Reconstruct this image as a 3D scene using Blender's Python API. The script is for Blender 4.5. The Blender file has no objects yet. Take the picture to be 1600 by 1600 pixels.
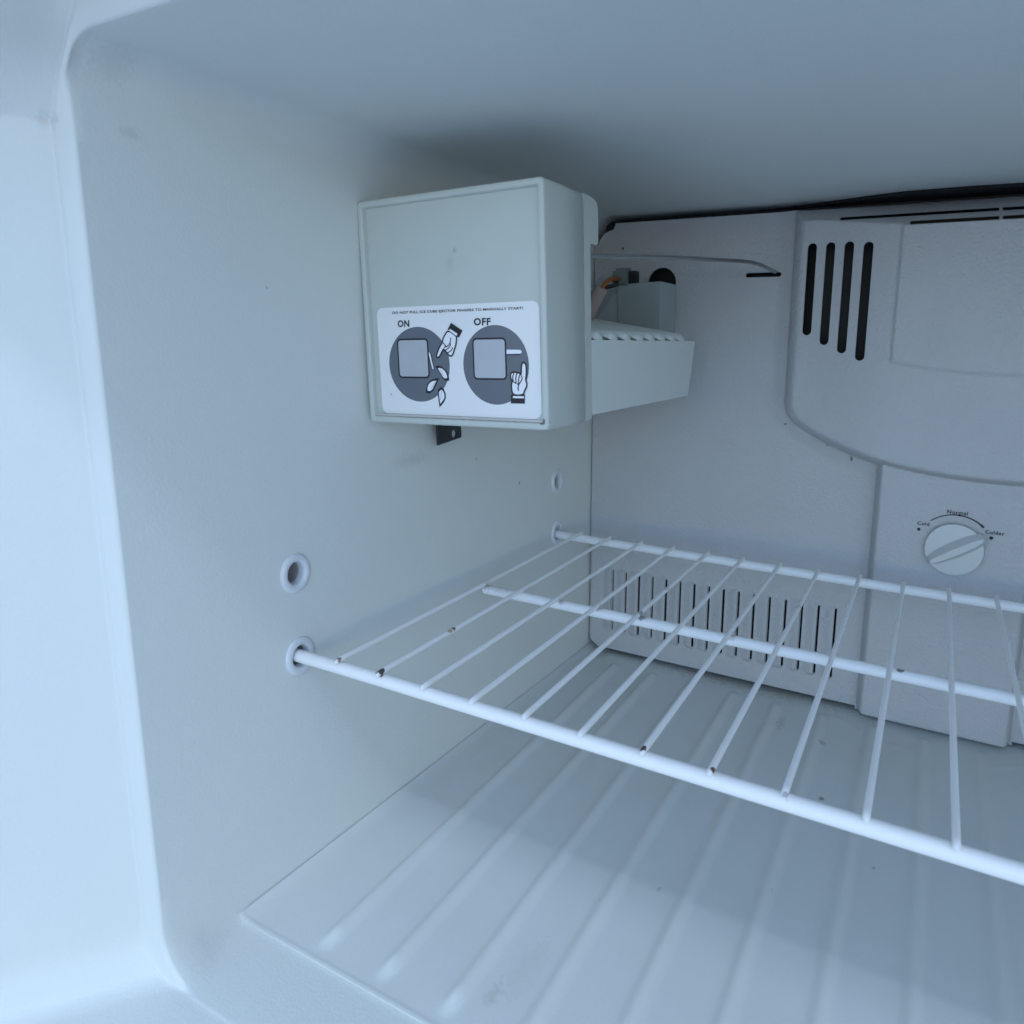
import bpy, bmesh, math, random
import numpy as np
from mathutils import Vector, Matrix
from mathutils.geometry import tessellate_polygon
random.seed(4)
scene = bpy.context.scene
COL = scene.collection
R = math.radians

# ------------------------------------------------------------------ camera
cam_d = bpy.data.cameras.new('camera')
cam = bpy.data.objects.new('camera', cam_d); COL.objects.link(cam)
yaw, pitch, roll = CAM_YPR = (-0.46255, -0.17703, 0.01408)
cam.location = (0.31412, -0.25233, 0.17492)
cy_, sy_, cp_, sp_ = math.cos(yaw), math.sin(yaw), math.cos(pitch), math.sin(pitch)
fwd = Vector((sy_*cp_, cy_*cp_, sp_)); r0 = Vector((cy_, -sy_, 0)); u0 = r0.cross(fwd)
rt = math.cos(roll)*r0 + math.sin(roll)*u0; up = -math.sin(roll)*r0 + math.cos(roll)*u0
cam.rotation_euler = Matrix((rt, up, -fwd)).transposed().to_euler()
cam_d.sensor_width = 36; cam_d.lens = 36*1075.585/1600
cam_d.shift_x = -(922.943-800)/1600; cam_d.shift_y = -(800-722.606)/1600
cam_d.clip_start = 0.005; cam_d.clip_end = 200
cam_d.dof.use_dof = True; cam_d.dof.focus_distance = 0.46; cam_d.dof.aperture_fstop = 18
scene.camera = cam

# ------------------------------------------------------------------ light
SUN_EL, SUN_AZ = 56.5, 30     # azimuth measured from -y towards +x
world = bpy.data.worlds.new('World'); scene.world = world; world.use_nodes = True
nt = world.node_tree; bg = nt.nodes['Background']
sky = nt.nodes.new('ShaderNodeTexSky'); sky.sky_type = 'NISHITA'; sky.sun_disc = False
sky.sun_elevation = R(SUN_EL); sky.sun_rotation = R(180 - SUN_AZ)
sky.air_density = 1.0; sky.dust_density = 0.35; sky.ozone_density = 1.9; sky.altitude = 0
nt.links.new(sky.outputs[0], bg.inputs[0]); bg.inputs[1].default_value = 0.15
sd = bpy.data.lights.new('sun', 'SUN'); sd.energy = 0.32; sd.angle = R(5); sd.color = (.62, .82, 1)
sun = bpy.data.objects.new('sun', sd); COL.objects.link(sun)
sdir = Vector((math.sin(R(SUN_AZ))*math.cos(R(SUN_EL)), -math.cos(R(SUN_AZ))*math.cos(R(SUN_EL)), math.sin(R(SUN_EL))))
sun.rotation_euler = sdir.to_track_quat('Z', 'Y').to_euler()
scene.view_settings.view_transform = 'Standard'; scene.view_settings.look = 'None'
scene.view_settings.gamma = 1; scene.view_settings.exposure = 1.06
scene.render.engine = 'CYCLES'
scene.cycles.max_bounces = 14; scene.cycles.diffuse_bounces = 10

# ------------------------------------------------------------------ materials
def mat(name, col, rough=.5, metal=0, spec=.5, bump=0, bscale=400, bdetail=3, mottle=0, mscale=12,
        trans=0, marks=None, markcol=(.12, .09, .07), specks=0, ior=1.46, coat=0, mapscale=(1, 1, 1)):
    """marks: list of ((x,y,z), radius) stains with their own ragged outline, in object space"""
    m = bpy.data.materials.new(name); m.use_nodes = True
    nt = m.node_tree; N = nt.nodes; Lk = nt.links; b = N['Principled BSDF']
    b.inputs['Base Color'].default_value = (*col, 1); b.inputs['Roughness'].default_value = rough
    b.inputs['Metallic'].default_value = metal; b.inputs['Specular IOR Level'].default_value = spec
    b.inputs['Transmission Weight'].default_value = trans; b.inputs['IOR'].default_value = ior
    b.inputs['Coat Weight'].default_value = coat
    tc = N.new('ShaderNodeTexCoord'); mp = N.new('ShaderNodeMapping'); Lk.new(tc.outputs['Object'], mp.inputs[0])
    mp.inputs['Scale'].default_value = mapscale
    cur = None
    def colmix(fac, c2, prev):
        x = N.new('ShaderNodeMix'); x.data_type = 'RGBA'
        Lk.new(fac, x.inputs[0])
        if prev is None: x.inputs[6].default_value = (*col, 1)
        else: Lk.new(prev, x.inputs[6])
        x.inputs[7].default_value = (*c2, 1)
        return x.outputs[2]
    if mottle:
        n = N.new('ShaderNodeTexNoise'); n.inputs['Scale'].default_value = mscale; n.inputs['Detail'].default_value = 6
        n.inputs['Roughness'].default_value = .6
        Lk.new(mp.outputs[0], n.inputs[0])
        r = N.new('ShaderNodeMapRange'); r.inputs[1].default_value = .45; r.inputs[2].default_value = .8
        r.inputs[3].default_value = 0; r.inputs[4].default_value = mottle
        Lk.new(n.outputs[0], r.inputs[0])
        cur = colmix(r.outputs[0], (col[0]*.72, col[1]*.68, col[2]*.6), cur)
        rr = N.new('ShaderNodeMapRange'); rr.inputs[1].default_value = .3; rr.inputs[2].default_value = .7
        rr.inputs[3].default_value = rough*.85; rr.inputs[4].default_value = min(1, rough*1.25)
        Lk.new(n.outputs[0], rr.inputs[0]); Lk.new(rr.outputs[0], b.inputs['Roughness'])
    if specks:
        v = N.new('ShaderNodeTexVoronoi'); v.inputs['Scale'].default_value = 34; v.inputs['Randomness'].default_value = 1
        Lk.new(mp.outputs[0], v.inputs[0])
        n2 = N.new('ShaderNodeTexNoise'); n2.inputs['Scale'].default_value = 420; n2.inputs['Detail'].default_value = 2
        Lk.new(mp.outputs[0], n2.inputs[0])
        ad = N.new('ShaderNodeMath'); ad.operation = 'MULTIPLY_ADD'
        Lk.new(n2.outputs[0], ad.inputs[0]); ad.inputs[1].default_value = .09; Lk.new(v.outputs['Distance'], ad.inputs[2])
        r = N.new('ShaderNodeMapRange'); r.inputs[1].default_value = .07; r.inputs[2].default_value = .085
        r.inputs[3].default_value = specks; r.inputs[4].default_value = 0
        Lk.new(ad.outputs[0], r.inputs[0])
        cur = colmix(r.outputs[0], (col[0]*.35, col[1]*.33, col[2]*.3), cur)
    if marks:
        n3 = N.new('ShaderNodeTexNoise'); n3.inputs['Scale'].default_value = 450; n3.inputs['Detail'].default_value = 2
        Lk.new(tc.outputs['Object'], n3.inputs[0])
        for mk in marks:
            (p, rad) = mk[:2]; c = mk[2] if len(mk) > 2 else markcol; st = mk[3] if len(mk) > 3 else 1; sc = mk[4] if len(mk) > 4 else (1, 1, 1)
            sb = N.new('ShaderNodeVectorMath'); sb.operation = 'SUBTRACT'; Lk.new(tc.outputs['Object'], sb.inputs[0]); sb.inputs[1].default_value = p
            sv = N.new('ShaderNodeVectorMath'); sv.operation = 'MULTIPLY'; Lk.new(sb.outputs[0], sv.inputs[0]); sv.inputs[1].default_value = sc
            d = N.new('ShaderNodeVectorMath'); d.operation = 'LENGTH'; Lk.new(sv.outputs[0], d.inputs[0])
            a = N.new('ShaderNodeMath'); a.operation = 'MULTIPLY_ADD'; Lk.new(n3.outputs[0], a.inputs[0]); a.inputs[1].default_value = rad*1.6; Lk.new(d.outputs['Value'], a.inputs[2])
            r = N.new('ShaderNodeMapRange'); r.inputs[1].default_value = rad*(1.55 if st > .5 else .9); r.inputs[2].default_value = rad*(1.95 if st > .5 else 2.0); r.interpolation_type = 'SMOOTHSTEP'
            r.inputs[3].default_value = st; r.inputs[4].default_value = 0
            Lk.new(a.outputs[0], r.inputs[0]); cur = colmix(r.outputs[0], c, cur)
    if cur is not None: Lk.new(cur, b.inputs['Base Color'])
    if bump:
        n = N.new('ShaderNodeTexNoise'); n.inputs['Scale'].default_value = bscale; n.inputs['Detail'].default_value = bdetail
        Lk.new(mp.outputs[0], n.inputs[0])
        bp = N.new('ShaderNodeBump'); bp.inputs['Distance'].default_value = .001; bp.inputs['Strength'].default_value = bump
        Lk.new(n.outputs[0], bp.inputs['Height']); Lk.new(bp.outputs[0], b.inputs['Normal'])
    return m

WHT = (.69, .705, .67)
M = {}
RUST = (.16, .06, .025); DIRT = (.09, .08, .07)
M['liner'] = mat('liner_plastic', WHT, .42, bump=.18, bscale=700, mottle=.10, mscale=9, specks=.0,
    marks=[((.003, -.001, .1985), .0016, DIRT, .6), ((-.001, -.062, .258), .003, DIRT, .15, (1, .5, 1)),
           ((-.012, -.088, .258), .004, (.3, .14, .08), .2, (.5, 1, 1.2)), ((.006, -.07, .283), .012, DIRT, .12),
           ((.004, .10, .094), .006, DIRT, .14, (1, .3, 1)), ((.006, .17, .084), .0012, DIRT, .5), ((.012, .02, -.078), .003, DIRT, .25), ((.006, .235, .066), .0012, DIRT, .6), ((.0075, .228, .055), .0012, DIRT, .6),
           ((.004, .155, .066), .0012, DIRT, .5)])
M['floor'] = mat('floor_panel_plastic', (.67, .685, .65), .52, bump=.10, bscale=800, mottle=.22, mscale=14, mapscale=(1, .6, 1), specks=.35,
    marks=[((.155, .0, -.139), .010, (.25, .22, .17), .10, (1, .4, 1)), ((.148, -.018, -.139), .004, (.2, .17, .13), .2, (1, .5, 1)),
           ((.19, .355, -.141), .02, (.25, .21, .12), .45, (.18, 1, 1)), ((.05, .362, -.141), .014, (.25, .21, .12), .45, (.35, 1, 1)),
           ((.258, .285, -.141), .004, DIRT, .4), ((.243, .262, -.141), .002, DIRT, .6), ((.268, .212, -.141), .002, DIRT, .6), ((.262, .19, -.141), .0018, DIRT, .6),
           ((.222, .30, -.141), .004, (.25, .15, .08), .3, (1, .3, 1)), ((.03, .345, -.141), .012, (.22, .2, .12), .4)])
M['cover'] = mat('stippled_cover_plastic', (.47, .475, .485), .5, bump=1.0, bscale=430, bdetail=4, mottle=.08, mscale=20,
    marks=[((.236, .352, .090), .0012, DIRT, .7), ((.256, .352, .080), .0014, DIRT, .8, (1, 1, .5)), ((.2, .353, .105), .0012, DIRT, .7),
           ((.0853, .354, .239), .0010, (.01, .01, .02), .95, (2, 1, .5)), ((.270, .353, .06), .0016, DIRT, .7, (2, 1, .4)), ((.357, .327, .072), .001, DIRT, .7)])
M['head'] = mat('ice_maker_plastic', (.53, .56, .515), .38, bump=.05, bscale=900, mottle=.10, mscale=25,
    marks=[((-.0625, .0032, .090), .0030, DIRT, .12, (1, 1, .5)), ((-.059, .0032, .097), .002, DIRT, .35), ((-.1275, .0, .0016), .0012, (.02, .02, .02), .9, (.5, 1, 1.6)),
           ((-.06, .001, .0048), .0012, (.35, .2, .15), .55, (.02, 1, 1)), ((-.0035, .0015, .0045), .0022, (.06, .03, .03), .8)])
M['ledge'] = mat('stained_ledge_plastic', (.55, .52, .51), .5, mottle=.5, mscale=60)
M['tray'] = mat('tray_plastic', (.68, .71, .68), .42, bump=.05, bscale=900, mottle=.08, mscale=30)
M['wire'] = mat('white_coated_wire', (.86, .85, .83), .32, bump=.04, bscale=300, mottle=.06, mscale=60,
    marks=[((.0352, .001, 0), .0018, RUST, .9), ((.0652, .0015, .001), .0026, (.03, .02, .02), .95), ((.0652, .062, .001), .0019, RUST, .95), ((.0652, .0592, .001), .002, (.4, .25, .1), .8),
           ((.2147, .001, .001), .0018, (.04, .02, .02), .95), ((.2467, .001, .001), .0018, (.10, .03, .02), .95), ((.2767, -.001, 0), .0026, (.25, .22, .25), .7),
           ((.045, .14, -.0015), .006, RUST, .28, (.35, 1, 1)), ((.037, .14, -.003), .004, RUST, .3), ((.098, .1395, -.002), .003, RUST, .5), ((.127, .14, -.002), .003, RUST, .45),
           ((.1567, .14, -.001), .0032, (.05, .02, .02), .6), ((.2163, .14, -.0025), .0032, RUST, .5), ((.3102, .14, -.0005), .0022, (.05, .03, .03), .8),
           ((.1850, .2905, -.001), .0022, (.05, .03, .03), .7), ((.0667, .29, -.001), .002, (.05, .03, .03), .6), ((.155, .19, .0005), .004, DIRT, .3), ((.245, .2, .0005), .004, (.4, .25, .1), .3)])
M['socket'] = mat('socket_plastic', (.68, .70, .73), .35, bump=.03, bscale=600)
M['bore'] = mat('socket_bore_plastic', (.35, .32, .33), .5)
M['sticker'] = mat('sticker_film', (.82, .81, .80), .3, bump=.03, bscale=500,
    marks=[((-.1105, .0019, .0171), .0009, DIRT, .6), ((-.0224, .0019, .0110), .0007, DIRT, .6), ((-.075, .0019, .0200), .0008, (.4, .15, .12), .3)])
M['ink'] = mat('black_ink', (.012, .012, .02), .35)
M['inkgrey'] = mat('grey_ink', (.135, .15, .175), .32, mottle=.1, mscale=60)
M['inklight'] = mat('pale_grey_ink', (.47, .48, .51), .32, mottle=.3, mscale=60)
M['inkwhite'] = mat('white_ink', (.86, .86, .88), .3)
M['metal'] = mat('dull_steel_wire', (.40, .40, .40), .22, metal=1, bump=.1, bscale=300)
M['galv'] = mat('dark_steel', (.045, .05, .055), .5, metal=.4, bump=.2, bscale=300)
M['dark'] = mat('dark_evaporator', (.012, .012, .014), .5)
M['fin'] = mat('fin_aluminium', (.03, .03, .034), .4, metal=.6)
M['cup'] = mat('milky_cup_plastic', (.66, .73, .73), .3, trans=.6, bump=.1, bscale=80)
M['conn'] = mat('connector_plastic', (.20, .23, .21), .5)
M['sleeve'] = mat('pinkish_sleeve', (.42, .33, .31), .6, bump=.2, bscale=300)
M['orange'] = mat('orange_wire_insulation', (.36, .12, .02), .45)
M['enamel'] = mat('white_enamel', (.72, .73, .74), .35, bump=.1, bscale=200)
M['ground'] = mat('concrete_ground', (.60, .61, .62), .9, bump=1, bscale=60, mottle=.5, mscale=2)
M['print'] = mat('worn_black_print', (.015, .015, .025), .4)

# ------------------------------------------------------------------ helpers
def link(name, me, m=None, parent=None, smooth=True, sharp=None):
    o = bpy.data.objects.new(name, me); COL.objects.link(o)
    if m: me.materials.append(m)
    if smooth:
        me.polygons.foreach_set('use_smooth', [True]*len(me.polygons))
        if sharp: me.set_sharp_from_angle(angle=R(sharp))
    if parent: o.parent = parent
    return o
def mesh(name, v, f, m=None, parent=None, smooth=False, sharp=None):
    me = bpy.data.meshes.new(name); me.from_pydata([tuple(map(float, p)) for p in v], [], f); me.update()
    return link(name, me, m, parent, smooth, sharp)
def empty(name, loc, label, cat, group=None, rot=(0, 0, 0)):
    o = bpy.data.objects.new(name, None); COL.objects.link(o); o.location = loc; o.rotation_euler = rot
    o.empty_display_size = .05
    o['label'] = label; o['category'] = cat
    if group: o['group'] = group
    return o
def bmobj(name, bm, m, parent=None, bevel=0, seg=2, smooth=True, sharp=35):
    if bevel:
        bmesh.ops.bevel(bm, geom=[e for e in bm.edges if e.calc_face_angle(0) > R(30)], offset=bevel, segments=seg, affect='EDGES', profile=.5)
    bmesh.ops.recalc_face_normals(bm, faces=bm.faces)
    me = bpy.data.meshes.new(name); bm.to_mesh(me); bm.free()
    return link(name, me, m, parent, smooth, sharp)
def box(bm, x0, x1, y0, y1, z0, z1):
    c = [bm.verts.new((x, y, z)) for x in (x0, x1) for y in (y0, y1) for z in (z0, z1)]
    for q in ((0,1,3,2), (4,6,7,5), (0,4,5,1), (2,3,7,6), (0,2,6,4), (1,5,7,3)): bm.faces.new([c[i] for i in q])
def prism(bm, pts, axis, a, b):
    """extrude 2d polygon pts along axis from a to b"""
    def P(p, t): return {0: (t, p[0], p[1]), 1: (p[0], t, p[1]), 2: (p[0], p[1], t)}[axis]
    A = [bm.verts.new(P(p, a)) for p in pts]; B = [bm.verts.new(P(p, b)) for p in pts]
    bm.faces.new(A); bm.faces.new(B[::-1])
    for i in range(len(pts)): j = (i+1) % len(pts); bm.faces.new((A[i], B[i], B[j], A[j]))
def tube(name, pts, rad, m, parent, seg=16, caps=True, flat=None):
    pts = [Vector(p) for p in pts]; n = len(pts)
    if not hasattr(rad, '__len__'): rad = [rad]*n
    v, f = [], []
    prev = None
    for i, p in enumerate(pts):
        t = (pts[min(i+1, n-1)] - pts[max(i-1, 0)]).normalized()
        if prev is None: a = t.orthogonal().normalized() if abs(t.z) > .9 else t.cross(Vector((0, 0, 1))).normalized()
        else: a = (prev - t*prev.dot(t)).normalized()
        prev = a; b = t.cross(a)
        fl = flat[i] if flat else 1
        for k in range(seg):
            an = 2*math.pi*k/seg
            v.append(p + a*math.cos(an)*rad[i] + b*math.sin(an)*rad[i]*fl)
    for i in range(n-1):
        for k in range(seg):
            k2 = (k+1) % seg
            f.append((i*seg+k, i*seg+k2, (i+1)*seg+k2, (i+1)*seg+k))
    if caps: f.append(tuple(range(seg))[::-1]); f.append(tuple((n-1)*seg+k for k in range(seg)))
    return mesh(name, v, f, m, parent, True, 50)
def rrect(x0, x1, z0, z1, r, n=6):
    o = []
    for cx, cz, a0 in ((x1-r, z1-r, 0), (x0+r, z1-r, 90), (x0+r, z0+r, 180), (x1-r, z0+r, 270)):
        for k in range(n+1):
            a = R(a0 + 90*k/n); o.append((cx + r*math.cos(a), cz + r*math.sin(a)))
    return o
def loops(name, L, m, parent, cap_first=False, cap_last=True, sharp=40):
    n = len(L[0]); v = [p for l in L for p in l]; f = []
    for i in range(len(L)-1):
        for k in range(n):
            j = (k+1) % n
            f.append((i*n+k, i*n+j, (i+1)*n+j, (i+1)*n+k))
    if cap_last: f.append(tuple((len(L)-1)*n+k for k in range(n)))
    if cap_first: f.append(tuple(range(n))[::-1])
    me = bpy.data.meshes.new(name); me.from_pydata([tuple(p) for p in v], [], f)
    bm = bmesh.new(); bm.from_mesh(me); bmesh.ops.recalc_face_normals(bm, faces=bm.faces); bm.to_mesh(me); bm.free()
    return link(name, me, m, parent, True, sharp)
def textmesh(s, bold=0):
    c = bpy.data.curves.new('lettering', 'FONT'); c.body = s; c.offset = bold; c.resolution_u = 3; c.space_character = 1.1
    o = bpy.data.objects.new('lettering', c); COL.objects.link(o)
    bpy.context.view_layer.update()
    dg = bpy.context.evaluated_depsgraph_get()
    me = bpy.data.meshes.new_from_object(o.evaluated_get(dg)); bpy.data.objects.remove(o)
    v = np.array([p.co[:2] for p in me.vertices]); f = [tuple(p.vertices) for p in me.polygons]
    lo, hi = v.min(0), v.max(0); v = (v-lo)/(hi-lo)
    return v, f
def lettering(name, s, P, m, parent, bold=0):
    """P(u,v) -> 3d point"""
    v, f = textmesh(s, bold)
    return mesh(name, [P(a, b) for a, b in v], f, m, parent)
def smooth01(t): t = np.clip(t, 0, 1); return t*t*(3-2*t)

# ------------------------------------------------------------------ ground
g = mesh('ground', [(-40, -40, -1.25), (40, -40, -1.25), (40, 40, -1.25), (-40, 40, -1.25)], [(0, 1, 2, 3)], M['ground'])
g['kind'] = 'structure'; g['label'] = 'grey concrete ground the refrigerator stands on'

# ------------------------------------------------------------------ refrigerator cabinet and liner
XR = .715                                # right wall
ZT = .288
fridge = empty('refrigerator', (.35, .1, -1.25), 'white refrigerator whose open freezer compartment is seen from inside', 'refrigerator')
PI = fridge.matrix_world.copy()
def child(o):
    o.parent = fridge; o.matrix_parent_inverse = Matrix.Translation((-.35, -.1, 1.25)); return o
def wallx(y): return .0015 + .028*y
def fz(y): return -.1397 - .012*(y+.045)     # floor of the liner
ys = list(np.linspace(.43, -.06, 22)) + [-.068, -.074, -.079, -.083]
rows = [(y, wallx(y), XR - .028*y, ZT, fz(y)) for y in ys]
yb = [(-.0837, .0003), (-.0843, .0010), (-.0848, .0021), (-.0852, .0040), (-.0857, .0070), (-.0861, .0100), (-.0859, .0107), (-.0855, .0115), (-.0857, .0123), (-.0868, .0130), (-.0885, .0142), (-.0910, .0164)]
w0 = wallx(-.083)
for y, o in yb: rows.append((y, w0-o, XR+.0023+o, ZT+o, fz(y)))
nl = len(ys)
for k in range(1, 15):
    t = k/14; y = -.0910 - .114*t; o = .0164 + .114*.86*t
    rows.append((y, w0-o, XR+.0023+o, ZT+.0164+.038*smooth01(t*1.0), fz(y)))
def section(y, xl, xr, zt, zf):
    rb = .0045 + .0195*float(smooth01((-.044-y)/.036))
    rtp = .018
    P = []
    NS = 10; ex = 0; tb = float(smooth01((-.0826-y)/.0030))
    # floor middle -> right wall -> ceiling -> left wall -> floor
    for k in range(NS+1): a = R(-90+90*k/NS); P.append((xr-rb+rb*math.cos(a), zf+rb+rb*math.sin(a)))
    P.append((xr, -.10)); P.append((xr, .262))
    for k in range(NS+1): a = R(90*k/NS); P.append((xr-rtp+rtp*math.cos(a), zt-rtp+rtp*math.sin(a)))
    A_ = [(xl+rtp+rtp*math.cos(R(90+90*k/NS)), zt-rtp+rtp*math.sin(R(90+90*k/NS))) for k in range(NS+1)]
    A_ += [(xl, min(z, zt-rtp)) for z in (.2655, .262, .2575, .253, .250)]
    lift = zt-ZT
    C_ = [(.024, zt), (.015, zt-.0015), (.008, zt-.005-lift*.2), (.003, .277+lift*.45), (min(0, xl*.35)-.0005, .270+lift*.3), (xl*.75, .2615+lift*.1), (xl-.0002, .2585), (xl, .2555), (xl, .250)]
    B_ = []
    for k in range(len(A_)):
        t_ = k/(len(A_)-1)*(len(C_)-1); i_ = min(int(t_), len(C_)-2); f_ = t_-i_
        B_.append((C_[i_][0]*(1-f_)+C_[i_+1][0]*f_, C_[i_][1]*(1-f_)+C_[i_+1][1]*f_))
    P += [(a[0]*(1-tb)+b[0]*tb, a[1]*(1-tb)+b[1]*tb) for a, b in zip(A_, B_)]
    P.append((xl, -.098))
    for k in range(NS+1): a = R(180+90*k/NS); P.append((xl+rb+rb*math.cos(a), zf+rb+rb*math.sin(a)))
    return P
V, idx = [], []
for r_i, r in enumerate(rows):
    P = section(*r); idx.append([len(V)+i for i in range(len(P))]); yf_ = min(r[0], -.0861-(r_i-nl-5)*.0002) if nl+5 <= r_i <= nl+9 else r[0]; V += [(x, yf_ if z < -.105 else r[0], z) for x, z in P]
n = len(idx[0]); NS = 10
cat = {}
F = []; part_of = []
iR = (NS, NS+2); iL0 = 3*(NS+1)+2+4
for j in range(len(rows)-1):
    for i in range(n):
        i2 = (i+1) % n
        F.append((idx[j][i], idx[j][i2], idx[j+1][i2], idx[j+1][i]))
        half = NS//2
        if j >= nl-1: p = 'door_frame'
        elif i == n-1 or i < half or i >= n-1-half: p = 'floor'
        elif i < NS+3+half: p = 'right'
        elif i < 2*(NS+1)+2+half: p = 'ceiling'
        elif i == iL0: p = 'leftflat'
        else: p = 'left'
        part_of.append(p)
full = bpy.data.meshes.new('liner_full'); full.from_pydata(V, [], F); full.update()
bm = bmesh.new(); bm.from_mesh(full); bmesh.ops.recalc_face_normals(bm, faces=bm.faces)
cen = Vector((.35, .1, .1))
# make normals point inwards
s = sum((f.normal.dot(cen-f.calc_center_median()) > 0) for f in bm.faces)
if s < len(bm.faces)/2: bmesh.ops.reverse_faces(bm, faces=bm.faces)
bm.to_mesh(full); bm.free()
vn = [v.normal.copy() for v in full.vertices]; polys = [tuple(p.vertices) for p in full.polygons]
# holes of the four shelf sockets in the left wall
SOCK = [(.0045, .0433), (.0042, -.0062), (.2895, .0462), (.2895, -.0032)]
def ell(c, ry, rz, n=32): return [(c[0]+ry*math.cos(2*math.pi*k/n), c[1]+rz*math.sin(2*math.pi*k/n)) for k in range(n)]
def submesh(name, parts, extra=None):
    used = {}; vv = []; nn = []; ff = []
    for p, c in zip(polys, part_of):
        if c in parts:
            q = []
            for a in p:
                if a not in used: used[a] = len(vv); vv.append(tuple(full.vertices[a].co)); nn.append(vn[a])
                q.append(used[a])
            ff.append(q)
    if extra:
        b0 = len(vv); vv += extra[0]; nn += [Vector((1, -.028, 0)).normalized()]*len(extra[0]); ff += [tuple(b0+i for i in q) for q in extra[1]]
    me = bpy.data.meshes.new(name); me.from_pydata(vv, [], ff); me.update()
    o = link(name, me, M['liner'], None, True)
    me.normals_split_custom_set_from_vertices([tuple(x) for x in nn])
    return child(o)
outer = [(.43, -.098), (-.083, -.098), (-.083, .250), (.43, .250)]
hl = [ell(c, .0078, .0094) for c in SOCK]
allp = outer + [p for h in hl for p in h]
tri = tessellate_polygon([[Vector((p[0], p[1], 0)) for p in outer]] + [[Vector((p[0], p[1], 0)) for p in h] for h in hl])
tri = [tuple(t) for t in tri]
ev = [(wallx(y), y, z) for y, z in allp]
et = []
for t in tri:
    a, b, c = (Vector(ev[i]) for i in t)
    et.append(t if (b-a).cross(c-a).x > 0 else t[::-1])
side = submesh('side_wall', {'left'}, (ev, et))
side['label'] = 'left wall of the freezer with four shelf sockets'
submesh('side_wall', {'right'}); submesh('ceiling', {'ceiling'}); submesh('floor', {'floor'})
submesh('door_frame', {'door_frame'})
bk = [(x, .43, z) for x, z in section(*rows[0])]
o = mesh('rear_wall', bk, [tuple(range(len(bk)))], M['liner']); child(o)
# outer cabinet, a hollow shell whose front meets the flared frame
bm = bmesh.new()
fr = rows[-1]; FP = [(x, fr[0], z) for x, z in section(*fr)]
inner = [bm.verts.new(p) for p in FP]
X0, X1, Z0, Z1, YF, YB = -.20, .86, -1.22, .40, fr[0]-.004, .50
fa = [bm.verts.new((x, fr[0], z)) for x, z in section(fr[0], X0, X1, Z1, -.20)]
for i in range(len(inner)):
    j = (i+1) % len(inner); bm.faces.new((inner[i], inner[j], fa[j], fa[i]))
fb = [bm.verts.new((v.co.x, YB, v.co.z)) for v in fa]
for i in range(len(fa)):
    j = (i+1) % len(fa); bm.faces.new((fa[i], fa[j], fb[j], fb[i]))
bm.faces.new(fb)
child(bmobj('cabinet', bm, M['enamel'], sharp=50))
bm = bmesh.new(); box(bm, X0, X1, -.20, YB, Z0, -.202)
child(bmobj('lower_cabinet', bm, M['enamel'], bevel=.008))

# shelf sockets: flange ring with a hollow bore
for (y, z) in SOCK:
    L = []
    for rr, dx in ((.0110, -.0002), (.0110, .0006), (.0107, .0010), (.0096, .0016), (.0080, .0017), (.0068, .0012), (.0063, .0004), (.0061, -.002), (.0060, -.004)):
        L.append([(wallx(y)+dx, y+rr*.90*math.cos(2*math.pi*k/40), z+rr*1.04*math.sin(2*math.pi*k/40)) for k in range(40)])
    s_ = child(loops('shelf_socket', L, M['socket'], None, cap_last=False, sharp=60))
    L = [[(wallx(y)+dx, y+rr*.90*math.cos(2*math.pi*k/40), z+rr*1.04*math.sin(2*math.pi*k/40)) for k in range(40)] for rr, dx in ((.00602, -.0035), (.0058, -.014), (.0056, -.0143))]
    b_ = loops('bore', L, M['bore'], s_, sharp=40); 

# ------------------------------------------------------------------ ribbed floor panel (a loose tray lying on the liner floor)
xsn = np.unique(np.concatenate([np.linspace(.0045, .012, 12), np.arange(.012, .705, .0018)]))
ysn = np.unique(np.concatenate([np.arange(-.045, -.02, .0009), np.arange(-.02, .3, .005), np.arange(.29, .375, .0012)]))
Xg, Yg = np.meshgrid(xsn, ysn)
xl = .0015 + .028*Yg
Xa = Xg + (xl+.0008-.0045)*np.clip((.03-Xg)/.0255, 0, 1)
Z = -.1385 - .012*(Yg+.045)
rel = Xa - (xl+.0008)
Z = Z + .0030*np.exp(-np.clip(rel, 0, 1)/.0045)*1.0
ribs = [.0550+.0394*k for k in range(17)]
for k, rx in enumerate(ribs):
    yend = -.040
    w = .0037
    sx = np.exp(-np.abs((Xg-rx)/w)**3.0)
    ty = smooth01((Yg-yend)/.015)*smooth01((.335-Yg)/.012)
    Z = Z + .0036*sx*ty
# shallow ridge in front of the control column
d = np.hypot((Xg-.335)/1.0, 0)
ridge = np.exp(-((Yg-(.335-.026*smooth01((.085-d)/.055)))/.0035)**2)*smooth01((.42-Xg)/.03)*smooth01((Xg-.24)/.03)
Z = Z + .0003*ridge
# raised lip along the front edge
Z = Z + .0003*np.exp(-((Yg+.0438)/.0010)**2)
ny, nx = Xg.shape
pv = np.stack([Xa, Yg, Z], -1).reshape(-1, 3)
I = np.arange(ny*nx).reshape(ny, nx)
q = np.stack([I[:-1, :-1], I[:-1, 1:], I[1:, 1:], I[1:, :-1]], -1).reshape(-1, 4)
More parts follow.
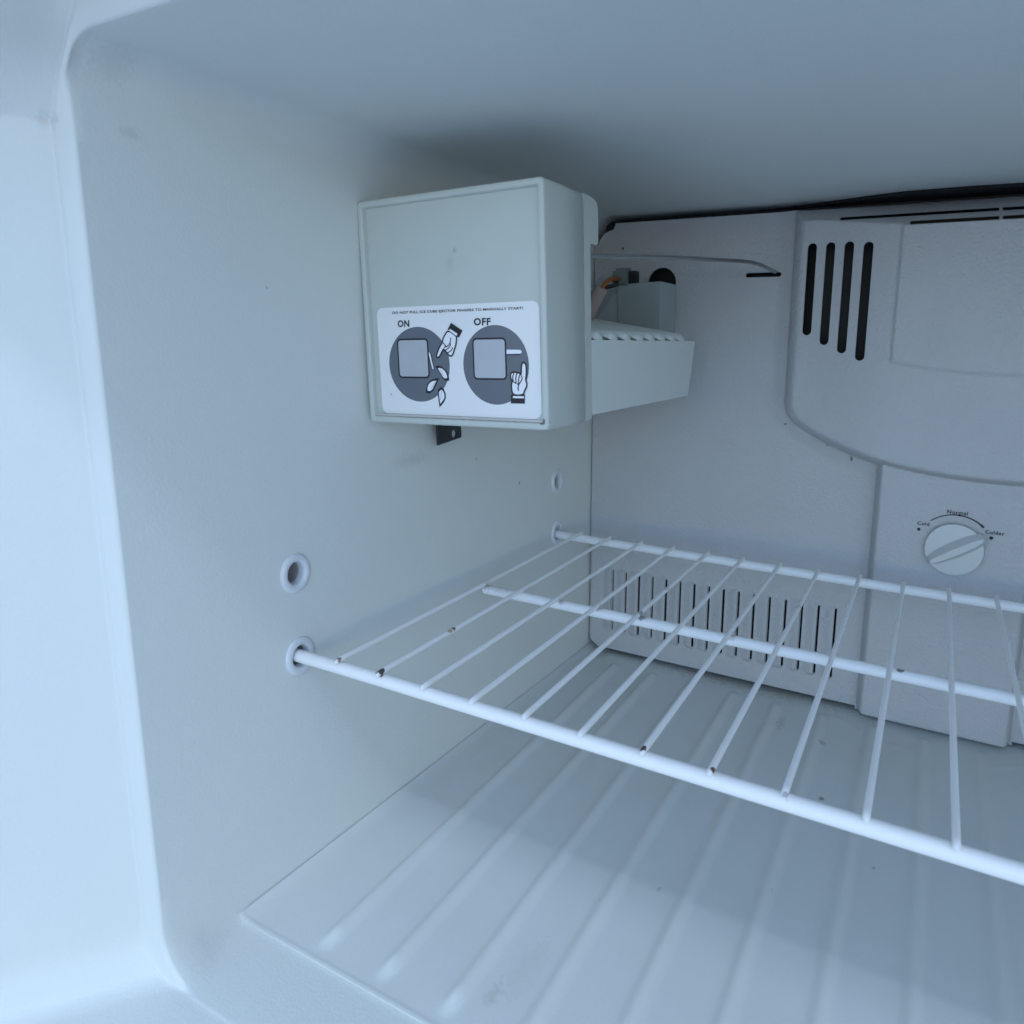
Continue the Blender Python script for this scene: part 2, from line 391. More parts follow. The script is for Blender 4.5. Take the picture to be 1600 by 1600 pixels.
# skirt to give it thickness
edge = list(I[0, :]) + list(I[1:, -1]) + list(I[-1, -2::-1]) + list(I[-2:0:-1, 0])
b0 = len(pv); sk = pv[edge].copy(); sk[:, 2] = -.1397 - .012*(sk[:, 1]+.045) + .0001
faces = q.tolist() + [(edge[i], b0+i, b0+(i+1) % len(edge), edge[(i+1) % len(edge)]) for i in range(len(edge))]
o = mesh('floor_panel', np.vstack([pv, sk]), faces, M['floor'], None, True, 40)
o['label'] = 'ribbed white plastic panel lying on the freezer floor'; o['category'] = 'floor panel'
bm = bmesh.new(); bm.from_mesh(o.data); bmesh.ops.recalc_face_normals(bm, faces=bm.faces); bm.to_mesh(o.data); bm.free()

# ------------------------------------------------------------------ evaporator cover
YC = .355
cover = empty('evaporator_cover', (.35, YC, -.142), 'stippled white rear cover with bulging fan housing, vent slots and temperature dial', 'vent cover')
def cch(o): o.parent = cover; o.matrix_parent_inverse = Matrix.Translation((-.35, -YC, .142)); return o
BX = .360
def bulge_bottom(x):
    d = x-BX; return .0685 + 1.1*d*d + 23*d**4
def relief(x, z):
    d = np.zeros_like(x)
    # lower vent field stands slightly proud
    low = smooth01((-.030 - z)/.012)*smooth01((x-.012)/.004)
    d = d + .003*low
    # louvres between the narrow slits
    t = (x-.0402)/.01422; k = np.floor(t); fr_ = t-k
    inz = smooth01((z+.1195)/.004)*smooth01((-.0500-z)/.004)
    saw = np.where((k >= -1) & (k <= 14), smooth01((fr_-.18)/.7)*(fr_ < .96), 0)
    d = d + .0030*saw*inz
    # column with the temperature control
    sdc = np.minimum(np.minimum(x-.2765, .3925-x), z+.1422)
    # rounded lower corners
    r = .007
    qx = np.maximum(np.maximum(.2765+r-x, x-(.3925-r)), 0); qz = np.maximum(-.1422+r-z, 0)
    sdc = np.where((qx > 0) & (qz > 0), r-np.hypot(qx, qz), sdc)
    tc_ = np.clip((sdc+.0002)/.0075, 0, 1); col = .0175*(.4*smooth01(tc_*1.3)+.6*np.sqrt(np.maximum(0, 1-(1-tc_)**2.6))*smooth01(tc_*5))*(z < .13)
    col = np.where(z > .13, 0, col)
    d = np.maximum(d, 0) + np.maximum(col - d*.0, 0)*(1)
    d = np.where(col > .001, np.maximum(d - .003*low*np.clip(col/.0175, 0, 1), col), d)
    # fan housing
    s1 = np.minimum(x-.1985, 2*BX-.1985-x); s2 = (z-bulge_bottom(x))/np.sqrt(1+(2.2*(x-BX))**2)
    kk = .012
    h = np.clip(.5+.5*(s2-s1)/kk, 0, 1); sd_ = s2*(1-h)+s1*h-kk*h*(1-h)
    fx = np.minimum(x, 2*BX-x)
    H = .0165 + .0135*smooth01((fx-.205)/.085)
    H = H + .0022*smooth01((fx-.2795)/.0028)*smooth01((z-(.1525+1.15*(x-BX)**2))/.0028)
    tt = np.clip((sd_+.0005)/.013, 0, 1); prof = .45*smooth01(tt*1.25)+.55*np.sqrt(np.maximum(0, 1-(1-tt)**2.6))*smooth01(tt*6)
    bul = H*prof
    cham = (.2812-z)/.64
    bul = np.minimum(bul, np.maximum(cham, 0))
    soft = .0038*smooth01((sd_+.014)/.016)       # soft foot
    d = np.maximum(d, np.where(prof > 0, np.maximum(bul, 0), 0)) + np.where((sd_ > -.014), soft*(1-prof)*(1-np.clip(d/.0175, 0, 1)), 0)
    return d
gx = np.unique(np.round(np.concatenate([[.0128, .0133], np.arange(.0145, .41, .00105), np.arange(.41, .53, .004), np.arange(.53, .70, .02), [.7025]]), 6))
gz = np.unique(np.round(np.concatenate([np.arange(-.1412, .2805, .00108), [.2812]]), 6))
Xc, Zc = np.meshgrid(gx, gz)
Dc = relief(Xc, Zc)
TH = .0023
ny, nx = Xc.shape
fv = np.stack([Xc, YC-Dc, Zc], -1).reshape(-1, 3); bv = np.stack([Xc, YC-Dc+TH, Zc], -1).reshape(-1, 3)
I = np.arange(ny*nx).reshape(ny, nx); NB = ny*nx
q1 = np.stack([I[:-1, :-1], I[:-1, 1:], I[1:, 1:], I[1:, :-1]], -1).reshape(-1, 4)
q2 = q1[:, ::-1] + NB
edge = list(I[0, :]) + list(I[1:, -1]) + list(I[-1, -2::-1]) + list(I[-2:0:-1, 0])
sk = [(edge[(i+1) % len(edge)], edge[i], edge[i]+NB, edge[(i+1) % len(edge)]+NB) for i in range(len(edge))]
me = bpy.data.meshes.new('panel'); me.from_pydata(np.vstack([fv, bv]).tolist(), [], q1.tolist()+q2.tolist()+sk); me.update()
panel = link('panel', me, M['cover'], None, False)
# cutters
bm = bmesh.new()
def slot(x0, x1, z0, z1, r, y0=.30, y1=.40, n=6): prism(bm, rrect(x0, x1, z0, z1, r, n), 1, y0, y1)
for k in range(4):
    c = .2151+.0143*k; t = (.2530, .2528, .2524, .2510)[k]; b_ = (.1806, .1730, .1667, .1613)[k]
    slot(c-.0036, c+.0036, b_, t, .00355)
    c2 = 2*BX-c; slot(c2-.0036, c2+.0036, b_, t, .00355)
for k in range(16):
    c = .0402+.01422*k; w = .0006+.00025*min(1, k/8)
    slot(c-w, c+w, -.1168, -.0535+.001*k/15, .0005, n=2)
for x0, x1 in ((.2345, .3425), (.3445, .455), (.457, .49)): slot(x0, x1, .2690, .2718, .0010)
for x0, x1 in ((.2855, .3425), (.3445, .43)): slot(x0, x1, .2612, .2642, .0010)
prism(bm, ell((.0812, .2263), .0137, .0137, 40), 1, .30, .40)
prism(bm, ell((.0413, .2585), .0013, .0013, 16), 1, .30, .40)
slot(.1580, .1885, .2292, .2330, .0018)
prism(bm, [(.005, .30), (.005, .262), (.0165, .2632), (.0185, .268), (.0225, .2725), (.0275, .2748), (.0315, .2756), (.0335, .2795), (.0345, .30)], 1, .30, .40)
prism(bm, [(.005, -.15), (.005, -.127), (.0125, -.1275), (.0165, -.1335), (.0215, -.1362), (.0232, -.1383), (.2752, -.1383), (.2752, -.15)], 1, .30, .40)
prism(bm, [(.394, -.15), (.394, -.1383), (.71, -.1383), (.71, -.15)], 1, .30, .40)
bmesh.ops.recalc_face_normals(bm, faces=bm.faces)
cme = bpy.data.meshes.new('cutter'); bm.to_mesh(cme); bm.free(); cut = link('cutter', cme, M['cover'], None, False)
mod = panel.modifiers.new('b', 'BOOLEAN'); mod.operation = 'DIFFERENCE'; mod.object = cut; mod.solver = 'EXACT'
bpy.context.view_layer.update()
dg = bpy.context.evaluated_depsgraph_get()
nm = bpy.data.meshes.new_from_object(panel.evaluated_get(dg)); panel.modifiers.clear(); panel.data = nm
bpy.data.objects.remove(cut)
nm.polygons.foreach_set('use_smooth', [True]*len(nm.polygons)); nm.set_sharp_from_angle(angle=R(48))
cch(panel)
# evaporator behind the cover: dark core with fins
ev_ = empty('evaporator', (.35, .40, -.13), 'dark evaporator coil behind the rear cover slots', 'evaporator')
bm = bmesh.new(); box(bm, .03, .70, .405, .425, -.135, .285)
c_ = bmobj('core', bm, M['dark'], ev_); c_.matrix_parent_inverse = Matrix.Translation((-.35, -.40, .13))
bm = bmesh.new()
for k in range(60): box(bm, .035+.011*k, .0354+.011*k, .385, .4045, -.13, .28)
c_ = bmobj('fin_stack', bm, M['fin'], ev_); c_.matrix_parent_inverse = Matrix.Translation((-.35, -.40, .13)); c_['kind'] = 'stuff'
# black sheet added just behind the cover so that its slots open on darkness
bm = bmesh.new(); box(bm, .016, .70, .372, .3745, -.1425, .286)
c_ = bmobj('dark_backing', bm, M['dark'], ev_); c_.matrix_parent_inverse = Matrix.Translation((-.35, -.40, .13))

# thin black strip laid on the ceiling above the cover
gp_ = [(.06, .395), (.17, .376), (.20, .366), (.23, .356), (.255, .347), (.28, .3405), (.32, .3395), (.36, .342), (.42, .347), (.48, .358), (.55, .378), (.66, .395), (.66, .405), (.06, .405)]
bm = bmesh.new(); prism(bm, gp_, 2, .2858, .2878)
gk = bmobj('ceiling_strip', bm, mat('matte_black', (.012, .012, .013), .9, bump=.4, bscale=900), None, bevel=.0006); gk['label'] = 'thin black strip on the ceiling above the rear cover'; gk['category'] = 'gasket'

# temperature dial
YD = YC-.0177
KX, KZ = .3374, .0183
def dial_loop(r, y, n=56): return [(KX+r*math.cos(2*math.pi*k/n), y, KZ+r*math.sin(2*math.pi*k/n)) for k in range(n)]
M['dial'] = mat('dial_plastic', (.56, .58, .58), .42, bump=.1, bscale=700)
kn = cch(loops('temperature_dial', [dial_loop(.0150, YD+.001), dial_loop(.0150, YD-.0012), dial_loop(.0200, YD-.0013), dial_loop(.0203, YD-.0022), dial_loop(.0205, YD-.0042), dial_loop(.0202, YD-.0048), dial_loop(.0190, YD-.0050)], M['dial'], None, sharp=50))
an = R(33)
bm = bmesh.new()
hw = [(-.0200, .0016), (-.019, .0036), (-.012, .0056), (0, .0066), (.012, .0062), (.0175, .0056), (.0215, .0042), (.0245, .0008)]
up_ = [(a, w) for a, w in hw]; outl = up_ + [(a, -w) for a, w in hw[::-1]]
def rot(a, b): return KX+a*math.cos(an)-b*math.sin(an), KZ+a*math.sin(an)+b*math.cos(an)
base = [bm.verts.new((*((rot(a, b)[0], YD-.0049, rot(a, b)[1])),)) for a, b in outl]
top = []
for a, b in outl:
    sc = .38; x_, z_ = rot(a*.93, b*sc); hgt = .0085*(1-.35*(abs(a)/.025)**3)
    top.append(bm.verts.new((x_, YD-.0049-hgt, z_)))
bm.faces.new(base); bm.faces.new(top[::-1])
for i in range(len(outl)): j = (i+1) % len(outl); bm.faces.new((base[i], top[i], top[j], base[j]))
gp = bmobj('grip', bm, M['dial'], None, bevel=.0006, seg=2, sharp=30); gp.parent = kn
# dial print
YP = YD-.0002
v, f = [], []
N_ = 40
for k in range(N_+1):
    t = k/N_; a = R(132-86*t); w = .00035+.0002*t + (.0009*max(0, (t-.9)/.1)*(1-(t-.9)/.1*.7) if t > .9 else 0)
    for s_ in (-1, 1): rr = .0268+s_*w; v.append((KX+rr*math.cos(a), YP, KZ+rr*math.sin(a)))
for k in range(N_): f.append((2*k, 2*k+1, 2*k+3, 2*k+2))
def dotv(x, z, r, n=20):
    b = len(v); v.extend([(x+r*math.cos(2*math.pi*k/n), YP, z+r*math.sin(2*math.pi*k/n)) for k in range(n)]); f.append(tuple(range(b, b+n)))
dotv(.3117, .0303, .00125); dotv(.3617, .0303, .00135); dotv(KX+.0015, KZ+.0268, .0008); 
cch(mesh('scale_print', v, f, M['print']))
for s_, x0, x1, z0, z1, tl in (('Normal', .3302, .3444, .0456, .0487, 0), ('Cold', .3102, .3188, .0338, .0367, 0), ('Colder', .3573, .3700, .0331, .0361, 0)):
    cch(lettering('lettering', s_, lambda a, b: (x0+(x1-x0)*a, YP, z0+(z1-z0)*b), M['print'], None, .018))

# ------------------------------------------------------------------ wire shelf
shelf = empty('wire_shelf', (.357, .145, -.0045), 'white coated wire shelf with rust spots spanning the freezer', 'shelf')
def sch(o): o.parent = shelf; o.matrix_parent_inverse = Matrix.Translation((-.357, -.145, .0045)); return o
BR = .0036; ZB = -.0050
sch(tube('crossbar', [(-.006, .0032, ZB-.0008), (.02, .0032, ZB-.0004), (.06, .003, ZB), (.35, .003, ZB), (.72, .003, ZB)], .0036, M['wire'], None, 24))
sch(tube('crossbar', [(.034, .1405, ZB), (.30, .1405, ZB), (.68, .1405, ZB)], .0034, M['wire'], None, 24))
sch(tube('crossbar', [(.001, .2898, ZB+.0008), (.03, .2893, ZB+.0002), (.35, .2890, ZB), (.71, .2890, ZB)], .0037, M['wire'], None, 24))
ww = None
for k in range(22):
    x = .0352+.03*k
    if ww is None:
        ww = sch(tube('shelf_wire', [(x, -.0008, -.0008), (x, -.0002, .0), (x, .0035, .0002), (x, .14, -.0001), (x, .287, .0002), (x, .2900, .0), (x, .2912, -.0010)], [.0011, .00145, .0015, .0015, .0015, .0015, .0011], M['wire'], None, 14))
    else:
        # own mesh data so that rust can sit where it does on each wire (object space)
        w2 = ww.copy(); w2.data = ww.data.copy(); COL.objects.link(w2); 
        jx = random.uniform(-.0004, .0004); jy = random.uniform(-.0006, .0006)
        for vv in w2.data.vertices: vv.co.x += .03*k+jx*(vv.co.y > .2); vv.co.y += jy*(vv.co.y < .1)
# ------------------------------------------------------------------ ice maker
TH_ = R(-1.6)
OX, OY, OZ = .1325, .0616, .1268
ice = empty('ice_maker', (OX, OY, OZ), 'pale grey ice maker with an on and off sticker on its front cover', 'ice maker', rot=(0, TH_, 0))
def RL(x0, x1, z0, z1, r, y): return [(a, y, b) for a, b in rrect(x0, x1, z0, z1, r)]
def inset(i, y, r=.003): return RL(-.1262+i, 0-i, 0+i, .1285-i, max(r-i*.6, .0006), y)
loops('front_cover', [inset(.0015, .0424), inset(.0002, .0424), inset(0, .0422), inset(-.0002, .022), inset(0, .0016), inset(.0003, .0006), inset(.0009, .0001), inset(.0016, 0), inset(.0032, 0), inset(.0037, .0003), inset(.0039, .0010), inset(.0041, .0032)], M['head'], ice, cap_first=True, sharp=50)
bm = bmesh.new(); prism(bm, [(-.1222, .0041), (-.0041, .0041), (-.0041, .0054), (-.1222, .0054)], 1, .0014, .0033)
bmobj('cover_ledge', bm, M['ledge'], ice, bevel=.0003)
# rear housing with its hooked upper tab
bm = bmesh.new()
prof = [(.0444, .0012), (.0500, .0012), (.0516, .0020), (.0522, .0036), (.0522, .1010), (.0528, .1022), (.0600, .1022), (.0618, .1030), (.0626, .1048), (.0627, .1215), (.0622, .1242), (.0606, .1262), (.0575, .1274), (.0520, .1281), (.0444, .1282)]
prism(bm, prof, 0, -.1250, -.0003)
bmobj('rear_housing', bm, M['head'], ice, bevel=.0005, seg=2, sharp=30)
bm = bmesh.new(); box(bm, -.118, -.0045, .0525, .0600, .052, .100)
bmobj('shade_plate', bm, M['galv'], ice, bevel=.0006)  # dark plate added to stand in for the shade behind the head
# sticker with its printing
YS = .0029
ART = {'c1': [(-11054, 3546), (-6569, 3638), (-8599, 5627), (-8844, 1316)], 'c2': [(-5615, 3482), (-1301, 3395), (-3523, 5603), (-3481, 1280)], 'sticker': [(-11696, 6793), (-531, 6711), (-631, 516), (-11940, 546)], 'sq1': [(-10262, 4977), (-8030, 4941), (-8108, 2679), (-10364, 2691)], 'sq2': [(-4854, 4932), (-2702, 4915), (-2767, 2638), (-4941, 2659)], 'rod1': [(-8009, 4245), (-7901, 4149), (-7680, 3258), (-7751, 3175), (-7838, 3207), (-8040, 4023)], 'rod2': [(-2683, 4278), (-1815, 4259), (-1732, 4199), (-1735, 4104), (-1822, 4046), (-2692, 4040)], 'ice1': [(-7561, 3354), (-7397, 3399), (-7158, 3355), (-6927, 3197), (-6763, 3008), (-6674, 2756), (-6684, 2579), (-6923, 2576), (-7115, 2720), (-7300, 3005)], 'ice2': [(-7376, 2673), (-7685, 2651), (-7977, 2552), (-8211, 2356), (-8335, 2095), (-8350, 1868), (-8105, 1827), (-7849, 1974)], 'ice3': [(-7243, 2189), (-7074, 2051), (-6966, 1829), (-6955, 1606), (-7073, 1378), (-7416, 1047), (-7472, 1465), (-7498, 1980)], 'cuffd1': [(-6322, 5795), (-5557, 5348), (-5831, 4967), (-5982, 5044), (-5888, 5214), (-6378, 5501), (-6486, 5380), (-6586, 5432)], 'cuffw1': [(-6402, 5489), (-5873, 5195), (-5983, 5037), (-6503, 5356)], 'hand1': [(-6541, 5394), (-6774, 5169), (-6954, 4924), (-6999, 4706), (-7203, 4489), (-7400, 4145), (-7475, 3969), (-7433, 3861), (-7320, 3880), (-7201, 3986), (-6922, 4392), (-6866, 4254), (-6714, 4153), (-6611, 4002), (-6449, 3939), (-6312, 4013), (-6240, 4168), (-6177, 4323), (-6064, 4539), (-6007, 4878), (-5982, 5050)], 'h1a': [(-6895, 4442), (-6630, 4502), (-6447, 4686), (-6384, 4976)], 'h1b': [(-6826, 4266), (-6540, 4420), (-6405, 4586), (-6478, 4686)], 'h1c': [(-6652, 4127), (-6376, 4262), (-6288, 4436)], 'h1d': [(-6951, 4705), (-6712, 4453)], 'hand2': [(-2347, 1827), (-2438, 2128), (-2440, 2461), (-2349, 2582), (-2474, 2720), (-2488, 2943), (-2390, 3063), (-2210, 3082), (-2033, 3047), (-1877, 3024), (-1789, 2905), (-1773, 3364), (-1719, 3531), (-1625, 3602), (-1528, 3542), (-1456, 3394), (-1462, 2949), (-1527, 2681), (-1442, 2473), (-1477, 2264), (-1625, 2052), (-1689, 1840)], 'h2a': [(-2247, 3034), (-2341, 2823), (-2320, 2601)], 'h2b': [(-2048, 3017), (-2149, 2765), (-2123, 2495)], 'h2c': [(-1858, 2965), (-1974, 2677), (-1968, 2437), (-2082, 2435)], 'h2d': [(-1781, 2906), (-1717, 2709), (-1894, 2498), (-2023, 2286), (-1995, 2063)], 'h2e': [(-2349, 2582), (-2124, 2465)], 'cuffd2': [(-2484, 1854), (-1589, 1860), (-1618, 1383), (-2516, 1373)], 'cuffw2': [(-2348, 1808), (-1633, 1811), (-1638, 1648), (-2368, 1644)], 't1': [(-10586, 6357), (-1571, 6331), (-1566, 6504), (-10571, 6548)], 'tON': [(-10247, 5641), (-9369, 5633), (-9342, 6026), (-10217, 6038)], 'tOFF': [(-4799, 5604), (-3670, 5589), (-3653, 5993), (-4780, 6008)], 'specks': [(-11048, 1705), (-2932, 3079), (-2243, 1099), (-11962, 498), (-11732, 7)]}
A = {k: [(a*1e-5, b*1e-5) for a, b in v] for k, v in ART.items()}
stk = mesh('sticker', [(a, YS, b) for a, b in rrect(-.1180, -.0058, .0056, .0679, .0045, 8)], [tuple(range(36))], M['sticker'], ice)
bm = bmesh.new(); prism(bm, rrect(-.1180, -.0058, .0056, .0679, .0045, 8), 1, YS, YS+.00018); 
tmp = bpy.data.meshes.new('sticker'); bmesh.ops.recalc_face_normals(bm, faces=bm.faces); bm.to_mesh(tmp); bm.free(); tmp.materials.append(M['sticker']); stk.data = tmp
LY = [YS-.00006*(k+1) for k in range(8)]
def flat(name, pts, lay, m):
    v = [(a, LY[lay], b) for a, b in pts]
    t = tessellate_polygon([[Vector((a, b, 0)) for a, b in pts]])
    return v, [tuple(x) for x in t]
class Lay:
    def __init__(s): s.v = []; s.f = []
    def add(s, pts, lay):
        b = len(s.v); s.v += [(a, LY[lay], c) for a, c in pts]
        s.f += [tuple(b+i for i in t) for t in tessellate_polygon([[Vector((a, c, 0)) for a, c in pts]])]
    def stroke(s, pts, w, lay, closed=False):
        P = [Vector(p) for p in pts]; n = len(P); b = len(s.v)
        for i in range(n):
            a = P[i-1] if (i > 0 or closed) else P[i]; c = P[(i+1) % n] if (i < n-1 or closed) else P[i]
            t = (c-a).normalized(); nn = Vector((-t.y, t.x))
            for sg in (1, -1): q = P[i]+nn*w/2*sg; s.v.append((q.x, LY[lay], q.y))
        for i in range(n if closed else n-1):
            j = (i+1) % n; s.f.append((b+2*i, b+2*i+1, b+2*j+1, b+2*j))
    def out(s, name, m, parent=stk): return mesh(name, s.v, s.f, M[m], parent)
def subdiv(pts, it=2, closed=True):
    for _ in range(it):
        o = []; n = len(pts)
        for i in range(n if closed else n-1):
            a, b = pts[i], pts[(i+1) % n]
            o += [(a[0]*.75+b[0]*.25, a[1]*.75+b[1]*.25), (a[0]*.25+b[0]*.75, a[1]*.25+b[1]*.75)]
        if not closed: o = [pts[0]]+o+[pts[-1]]
        pts = o
    return pts
def scale(pts, s):
    cx = sum(p[0] for p in pts)/len(pts); cz = sum(p[1] for p in pts)/len(pts)
    return [(cx+(a-cx)*s, cz+(b-cz)*s) for a, b in pts]
def disc(k):
    c = A[k]; x0, x1 = c[0][0], c[1][0]; z1, z0 = c[2][1], c[3][1]
    return ell(((x0+x1)/2, (z0+z1)/2), (x1-x0)/2, (z1-z0)/2, 64)
def sq(k, w=0):
    c = A[k]; return rrect(min(c[0][0], c[3][0])+w, max(c[1][0], c[2][0])-w, c[2][1]+w, c[0][1]-w, .0026-w*.8, 6)
def one(name, m, pts, lay): l = Lay(); l.add(pts, lay); return l.out(name, m)
def line(name, pts, w, lay, closed=False, m='ink'): l = Lay(); l.stroke(pts, w, lay, closed); return l.out(name, m)
for k in ('c1', 'c2'): one('printed_disc', 'inkgrey', disc(k), 0)
for k in ('sq1', 'sq2'): one('square_border', 'ink', sq(k), 1); one('printed_square', 'inklight', sq(k, .0010), 2)
for k in ('ice1', 'ice2', 'ice3'):
    one('ice_cube_outline', 'ink', scale(A[k], 1.06), 1); one('printed_ice_cube', 'inkwhite', scale(A[k], .72), 3)
    s_ = scale(A[k], .6); m0 = min(s_, key=lambda p: p[1]); m1 = max(s_, key=lambda p: p[1])
    line('ice_cube_crease', [((m0[0]*.8+m1[0]*.2), m0[1]*.8+m1[1]*.2), m1], .0004, 4, m='inklight')
one('printed_lever', 'inkwhite', A['rod1'], 3); line('lever_outline', A['rod1'], .0005, 4, True)
one('printed_lever', 'inkwhite', A['rod2'], 2)
line('lever_outline', [(A['rod2'][0][0], A['rod2'][5][1]-.0003), (A['rod2'][4][0], A['rod2'][4][1]-.0003)], .0007, 3)
for n_, ks, lay in (('1', ('h1a', 'h1b', 'h1c', 'h1d'), 3), ('2', ('h2a', 'h2b', 'h2c', 'h2d', 'h2e'), 2)):
    h = subdiv(A['hand'+n_], 2)
    one('printed_hand', 'inkwhite', h, lay); line('hand_outline', h, .0009, 4, True)
    for k in ks: line('finger_line', subdiv(A[k], 2, False), .0006, 5)
    one('printed_cuff', 'ink', A['cuffd'+n_], 6 if n_ == '1' else 3)
    one('cuff_band', 'inkwhite', A['cuffw'+n_], 6 if n_ == '1' else 5); line('cuff_outline', A['cuffw'+n_], .0005, 7, True)
def fit(k):
    c = A[k]
    def P(a, b):
        lo = (c[0][0]*(1-a)+c[1][0]*a, c[0][1]*(1-a)+c[1][1]*a); hi = (c[3][0]*(1-a)+c[2][0]*a, c[3][1]*(1-a)+c[2][1]*a)
        return (lo[0]*(1-b)+hi[0]*b, LY[1], lo[1]*(1-b)+hi[1]*b)
    return P
lettering('lettering', 'DO NOT PULL ICE CUBE EJECTOR FINGERS TO MANUALLY START!', fit('t1'), M['ink'], stk, .03)
lettering('lettering', 'ON', fit('tON'), M['ink'], stk, .035)
lettering('lettering', 'OFF', fit('tOFF'), M['ink'], stk, .035)
# ice tray
bm = bmesh.new()
def ring(y0, y1, x0, x1, z): return [bm.verts.new(p) for p in ((x0, y0, z), (x1, y0, z), (x1, y1, z), (x0, y1, z))]
a_ = ring(.0528, .2365, -.098, -.0030, .0032); b2 = ring(.0528, .2440, -.102, 0, .0478); c2 = ring(.0545, .2425, -.1003, -.0017, .0478); d2 = ring(.0545, .2350, -.097, -.0045, .010)
bm.faces.new(a_[::-1])
for p, q in ((a_, b2), (b2, c2), (c2, d2)):
    for i in range(4): j = (i+1) % 4; bm.faces.new((p[i], p[j], q[j], q[i]))
bm.faces.new(d2)
bmobj('tray', bm, M['tray'], ice, bevel=.0006, sharp=30)
# stripper plate and its fingers
bm = bmesh.new()
prism(bm, [(-.1000, .0652), (-.0060, .0478), (-.0060, .0464), (-.1000, .0630)], 1, .0530, .2290)
bmobj('stripper_plate', bm, M['tray'], ice)
f0 = None
for k in range(-1, 8):
    yc = .0660+.0216*k+.0003
    if f0 is None:
        v, f = [], []; n_ = 12
        stns = [(-.0980, .0655, 1), (-.0060, .0487, 1), (-.0032, .0476, .97), (-.0018, .0468, .8), (-.0012, .0462, .45)]
        for x, z, s_ in stns:
            for i in range(n_+1): a = math.pi*i/n_; v.append((x, yc+.0060*s_*math.cos(a), z+.0012+.0042*s_*math.sin(a)))
        for r_ in range(len(stns)-1):
            for i in range(n_): b = r_*(n_+1)+i; f.append((b, b+1, b+n_+2, b+n_+1))
        f.append(tuple(range(n_+1))); f.append(tuple(range(4*(n_+1), 5*(n_+1)))[::-1])
        f0 = mesh('stripper_finger', v, f, M['tray'], ice, True, 50); y00 = yc
    else:
        c = f0.copy(); COL.objects.link(c); c.parent = ice; c.location.y = yc-y00
bm = bmesh.new(); box(bm, -.1040, -.1000, .0530, .2400, .048, .078); bmobj('mould_side', bm, M['galv'], ice, bevel=.0006)
# fill cup, hollow with a slanting wing
bm = bmesh.new()
def W(x, y, z): return (x-OX, y-OY, z-OZ)
a_ = [bm.verts.new(W(*p)) for p in ((.0655, .300, .183), (.1030, .300, .183), (.1030, .338, .183), (.0655, .338, .183))]
b2 = [bm.verts.new(W(*p)) for p in ((.0640, .300, .2232), (.1035, .300, .2240), (.1035, .338, .2240), (.0640, .338, .2232))]
c2 = [bm.verts.new(v.co+Vector(o)) for v, o in zip(b2, ((.0014, .0014, 0), (-.0014, .0014, 0), (-.0014, -.0014, 0), (.0014, -.0014, 0)))]
d2 = [bm.verts.new(v.co+Vector(o)) for v, o in zip(a_, ((.0014, .0014, .002), (-.0014, .0014, .002), (-.0014, -.0014, .002), (.0014, -.0014, .002)))]
bm.faces.new(a_[::-1]); bm.faces.new(d2)
for p, q in ((a_, b2), (b2, c2), (c2, d2)):
    for i in range(4): j = (i+1) % 4; bm.faces.new((p[i], p[j], q[j], q[i]))
bmobj('fill_cup', bm, M['cup'], ice, bevel=.0005, sharp=30)
bm = bmesh.new(); box(bm, .0700-OX, .0880-OX, .310-OY, .330-OY, .190-OZ, .2180-OZ); box(bm, .0905-OX, .0985-OX, .306-OY, .318-OY, .186-OZ, .2130-OZ)
bmobj('water_spout', bm, M['conn'], ice, bevel=.001)
bm = bmesh.new(); prism(bm, [(.0638-OX, .2220-OZ), (.0638-OX, .186-OZ), (.036-OX, .186-OZ), (.052-OX, .206-OZ)], 1, .302-OY, .3035-OY)
bmobj('cup_wing', bm, M['cup'], ice, bevel=.0003)
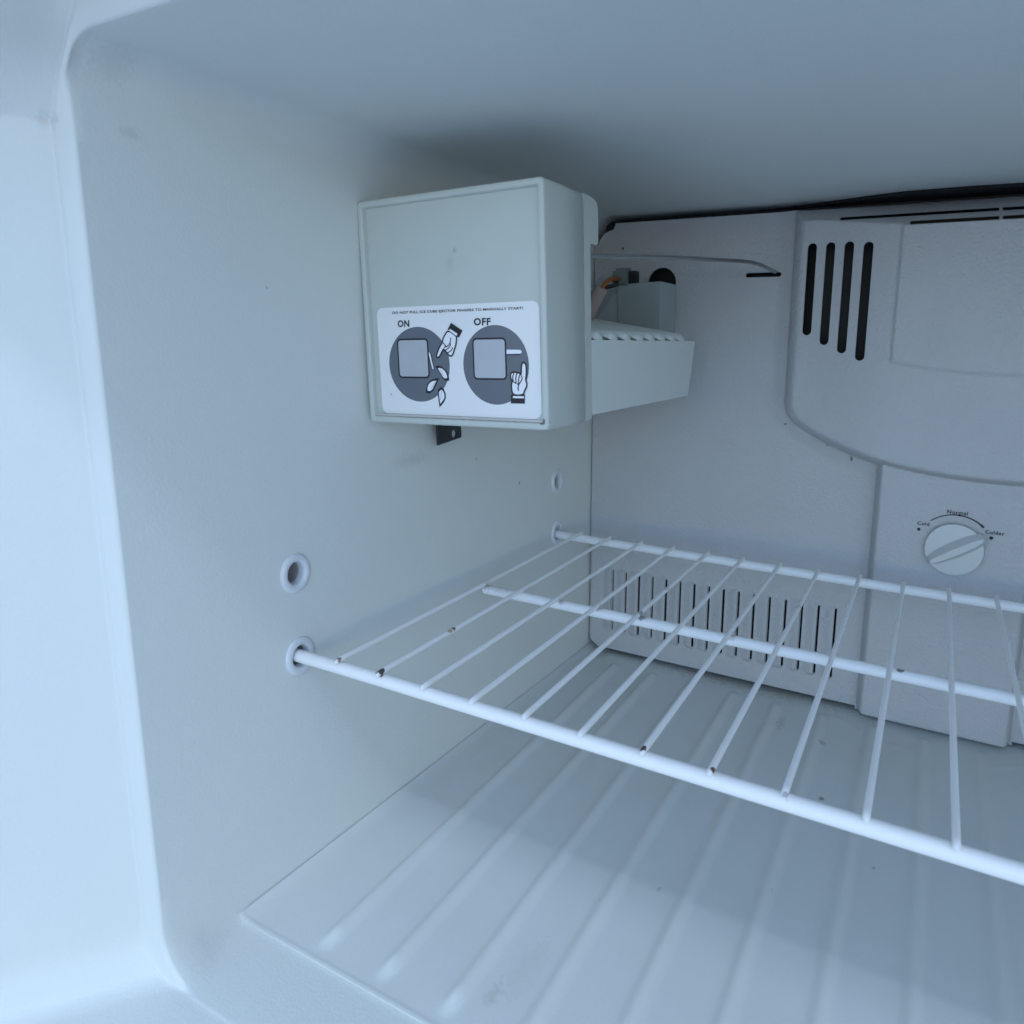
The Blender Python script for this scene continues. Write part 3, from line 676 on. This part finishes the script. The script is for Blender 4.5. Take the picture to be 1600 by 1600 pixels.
# wiring: connector, sleeve and orange lead
bm = bmesh.new(); box(bm, .0600-OX, .0735-OX, .300-OY, .312-OY, .2225-OZ, .2345-OZ); box(bm, .0615-OX, .0725-OX, .303-OY, .311-OY, .2345-OZ, .2372-OZ)
bmobj('wire_connector', bm, M['conn'], ice, bevel=.0007)
bm = bmesh.new(); box(bm, .0738-OX, .0800-OX, .303-OY, .311-OY, .2235-OZ, .2342-OZ)
bmobj('connector_socket', bm, M['dark'], ice, bevel=.0004)
tube('wire_sleeve', [W(.0560, .24, .176), W(.0668, .24, .196), W(.0785, .24, .2160)], .0052, M['sleeve'], ice, 20)
tube('lead_wire', [W(.0780, .24, .2150), W(.0800, .243, .2190), W(.0790, .252, .2225), W(.0730, .27, .2250), W(.0665, .300, .2280)], .0017, M['orange'], ice, 12)
tube('lead_wire', [W(.0755, .242, .2140), W(.0800, .246, .2165), W(.0800, .262, .2190), W(.0730, .28, .2210), W(.0640, .300, .2260)], .0016, M['dark'], ice, 12)
# shut-off arm, ending flattened in the slot of the rear cover
bez = [W(.1180, .090, .2225), W(.1320, .1186, .2226), W(.1540, .196, .2285), W(.1760, .278, .2333), W(.1800, .292, .2338), W(.1835, .310, .2335), W(.1862, .338, .2320), W(.1880, .362, .2305)]
tube('shut_off_arm', bez, [.0014, .0014, .0015, .0017, .0019, .0020, .0019, .0016], M['metal'], ice, 16, flat=[1, 1, 1, .9, .8, .7, .8, 1])
# mounting bracket under the head
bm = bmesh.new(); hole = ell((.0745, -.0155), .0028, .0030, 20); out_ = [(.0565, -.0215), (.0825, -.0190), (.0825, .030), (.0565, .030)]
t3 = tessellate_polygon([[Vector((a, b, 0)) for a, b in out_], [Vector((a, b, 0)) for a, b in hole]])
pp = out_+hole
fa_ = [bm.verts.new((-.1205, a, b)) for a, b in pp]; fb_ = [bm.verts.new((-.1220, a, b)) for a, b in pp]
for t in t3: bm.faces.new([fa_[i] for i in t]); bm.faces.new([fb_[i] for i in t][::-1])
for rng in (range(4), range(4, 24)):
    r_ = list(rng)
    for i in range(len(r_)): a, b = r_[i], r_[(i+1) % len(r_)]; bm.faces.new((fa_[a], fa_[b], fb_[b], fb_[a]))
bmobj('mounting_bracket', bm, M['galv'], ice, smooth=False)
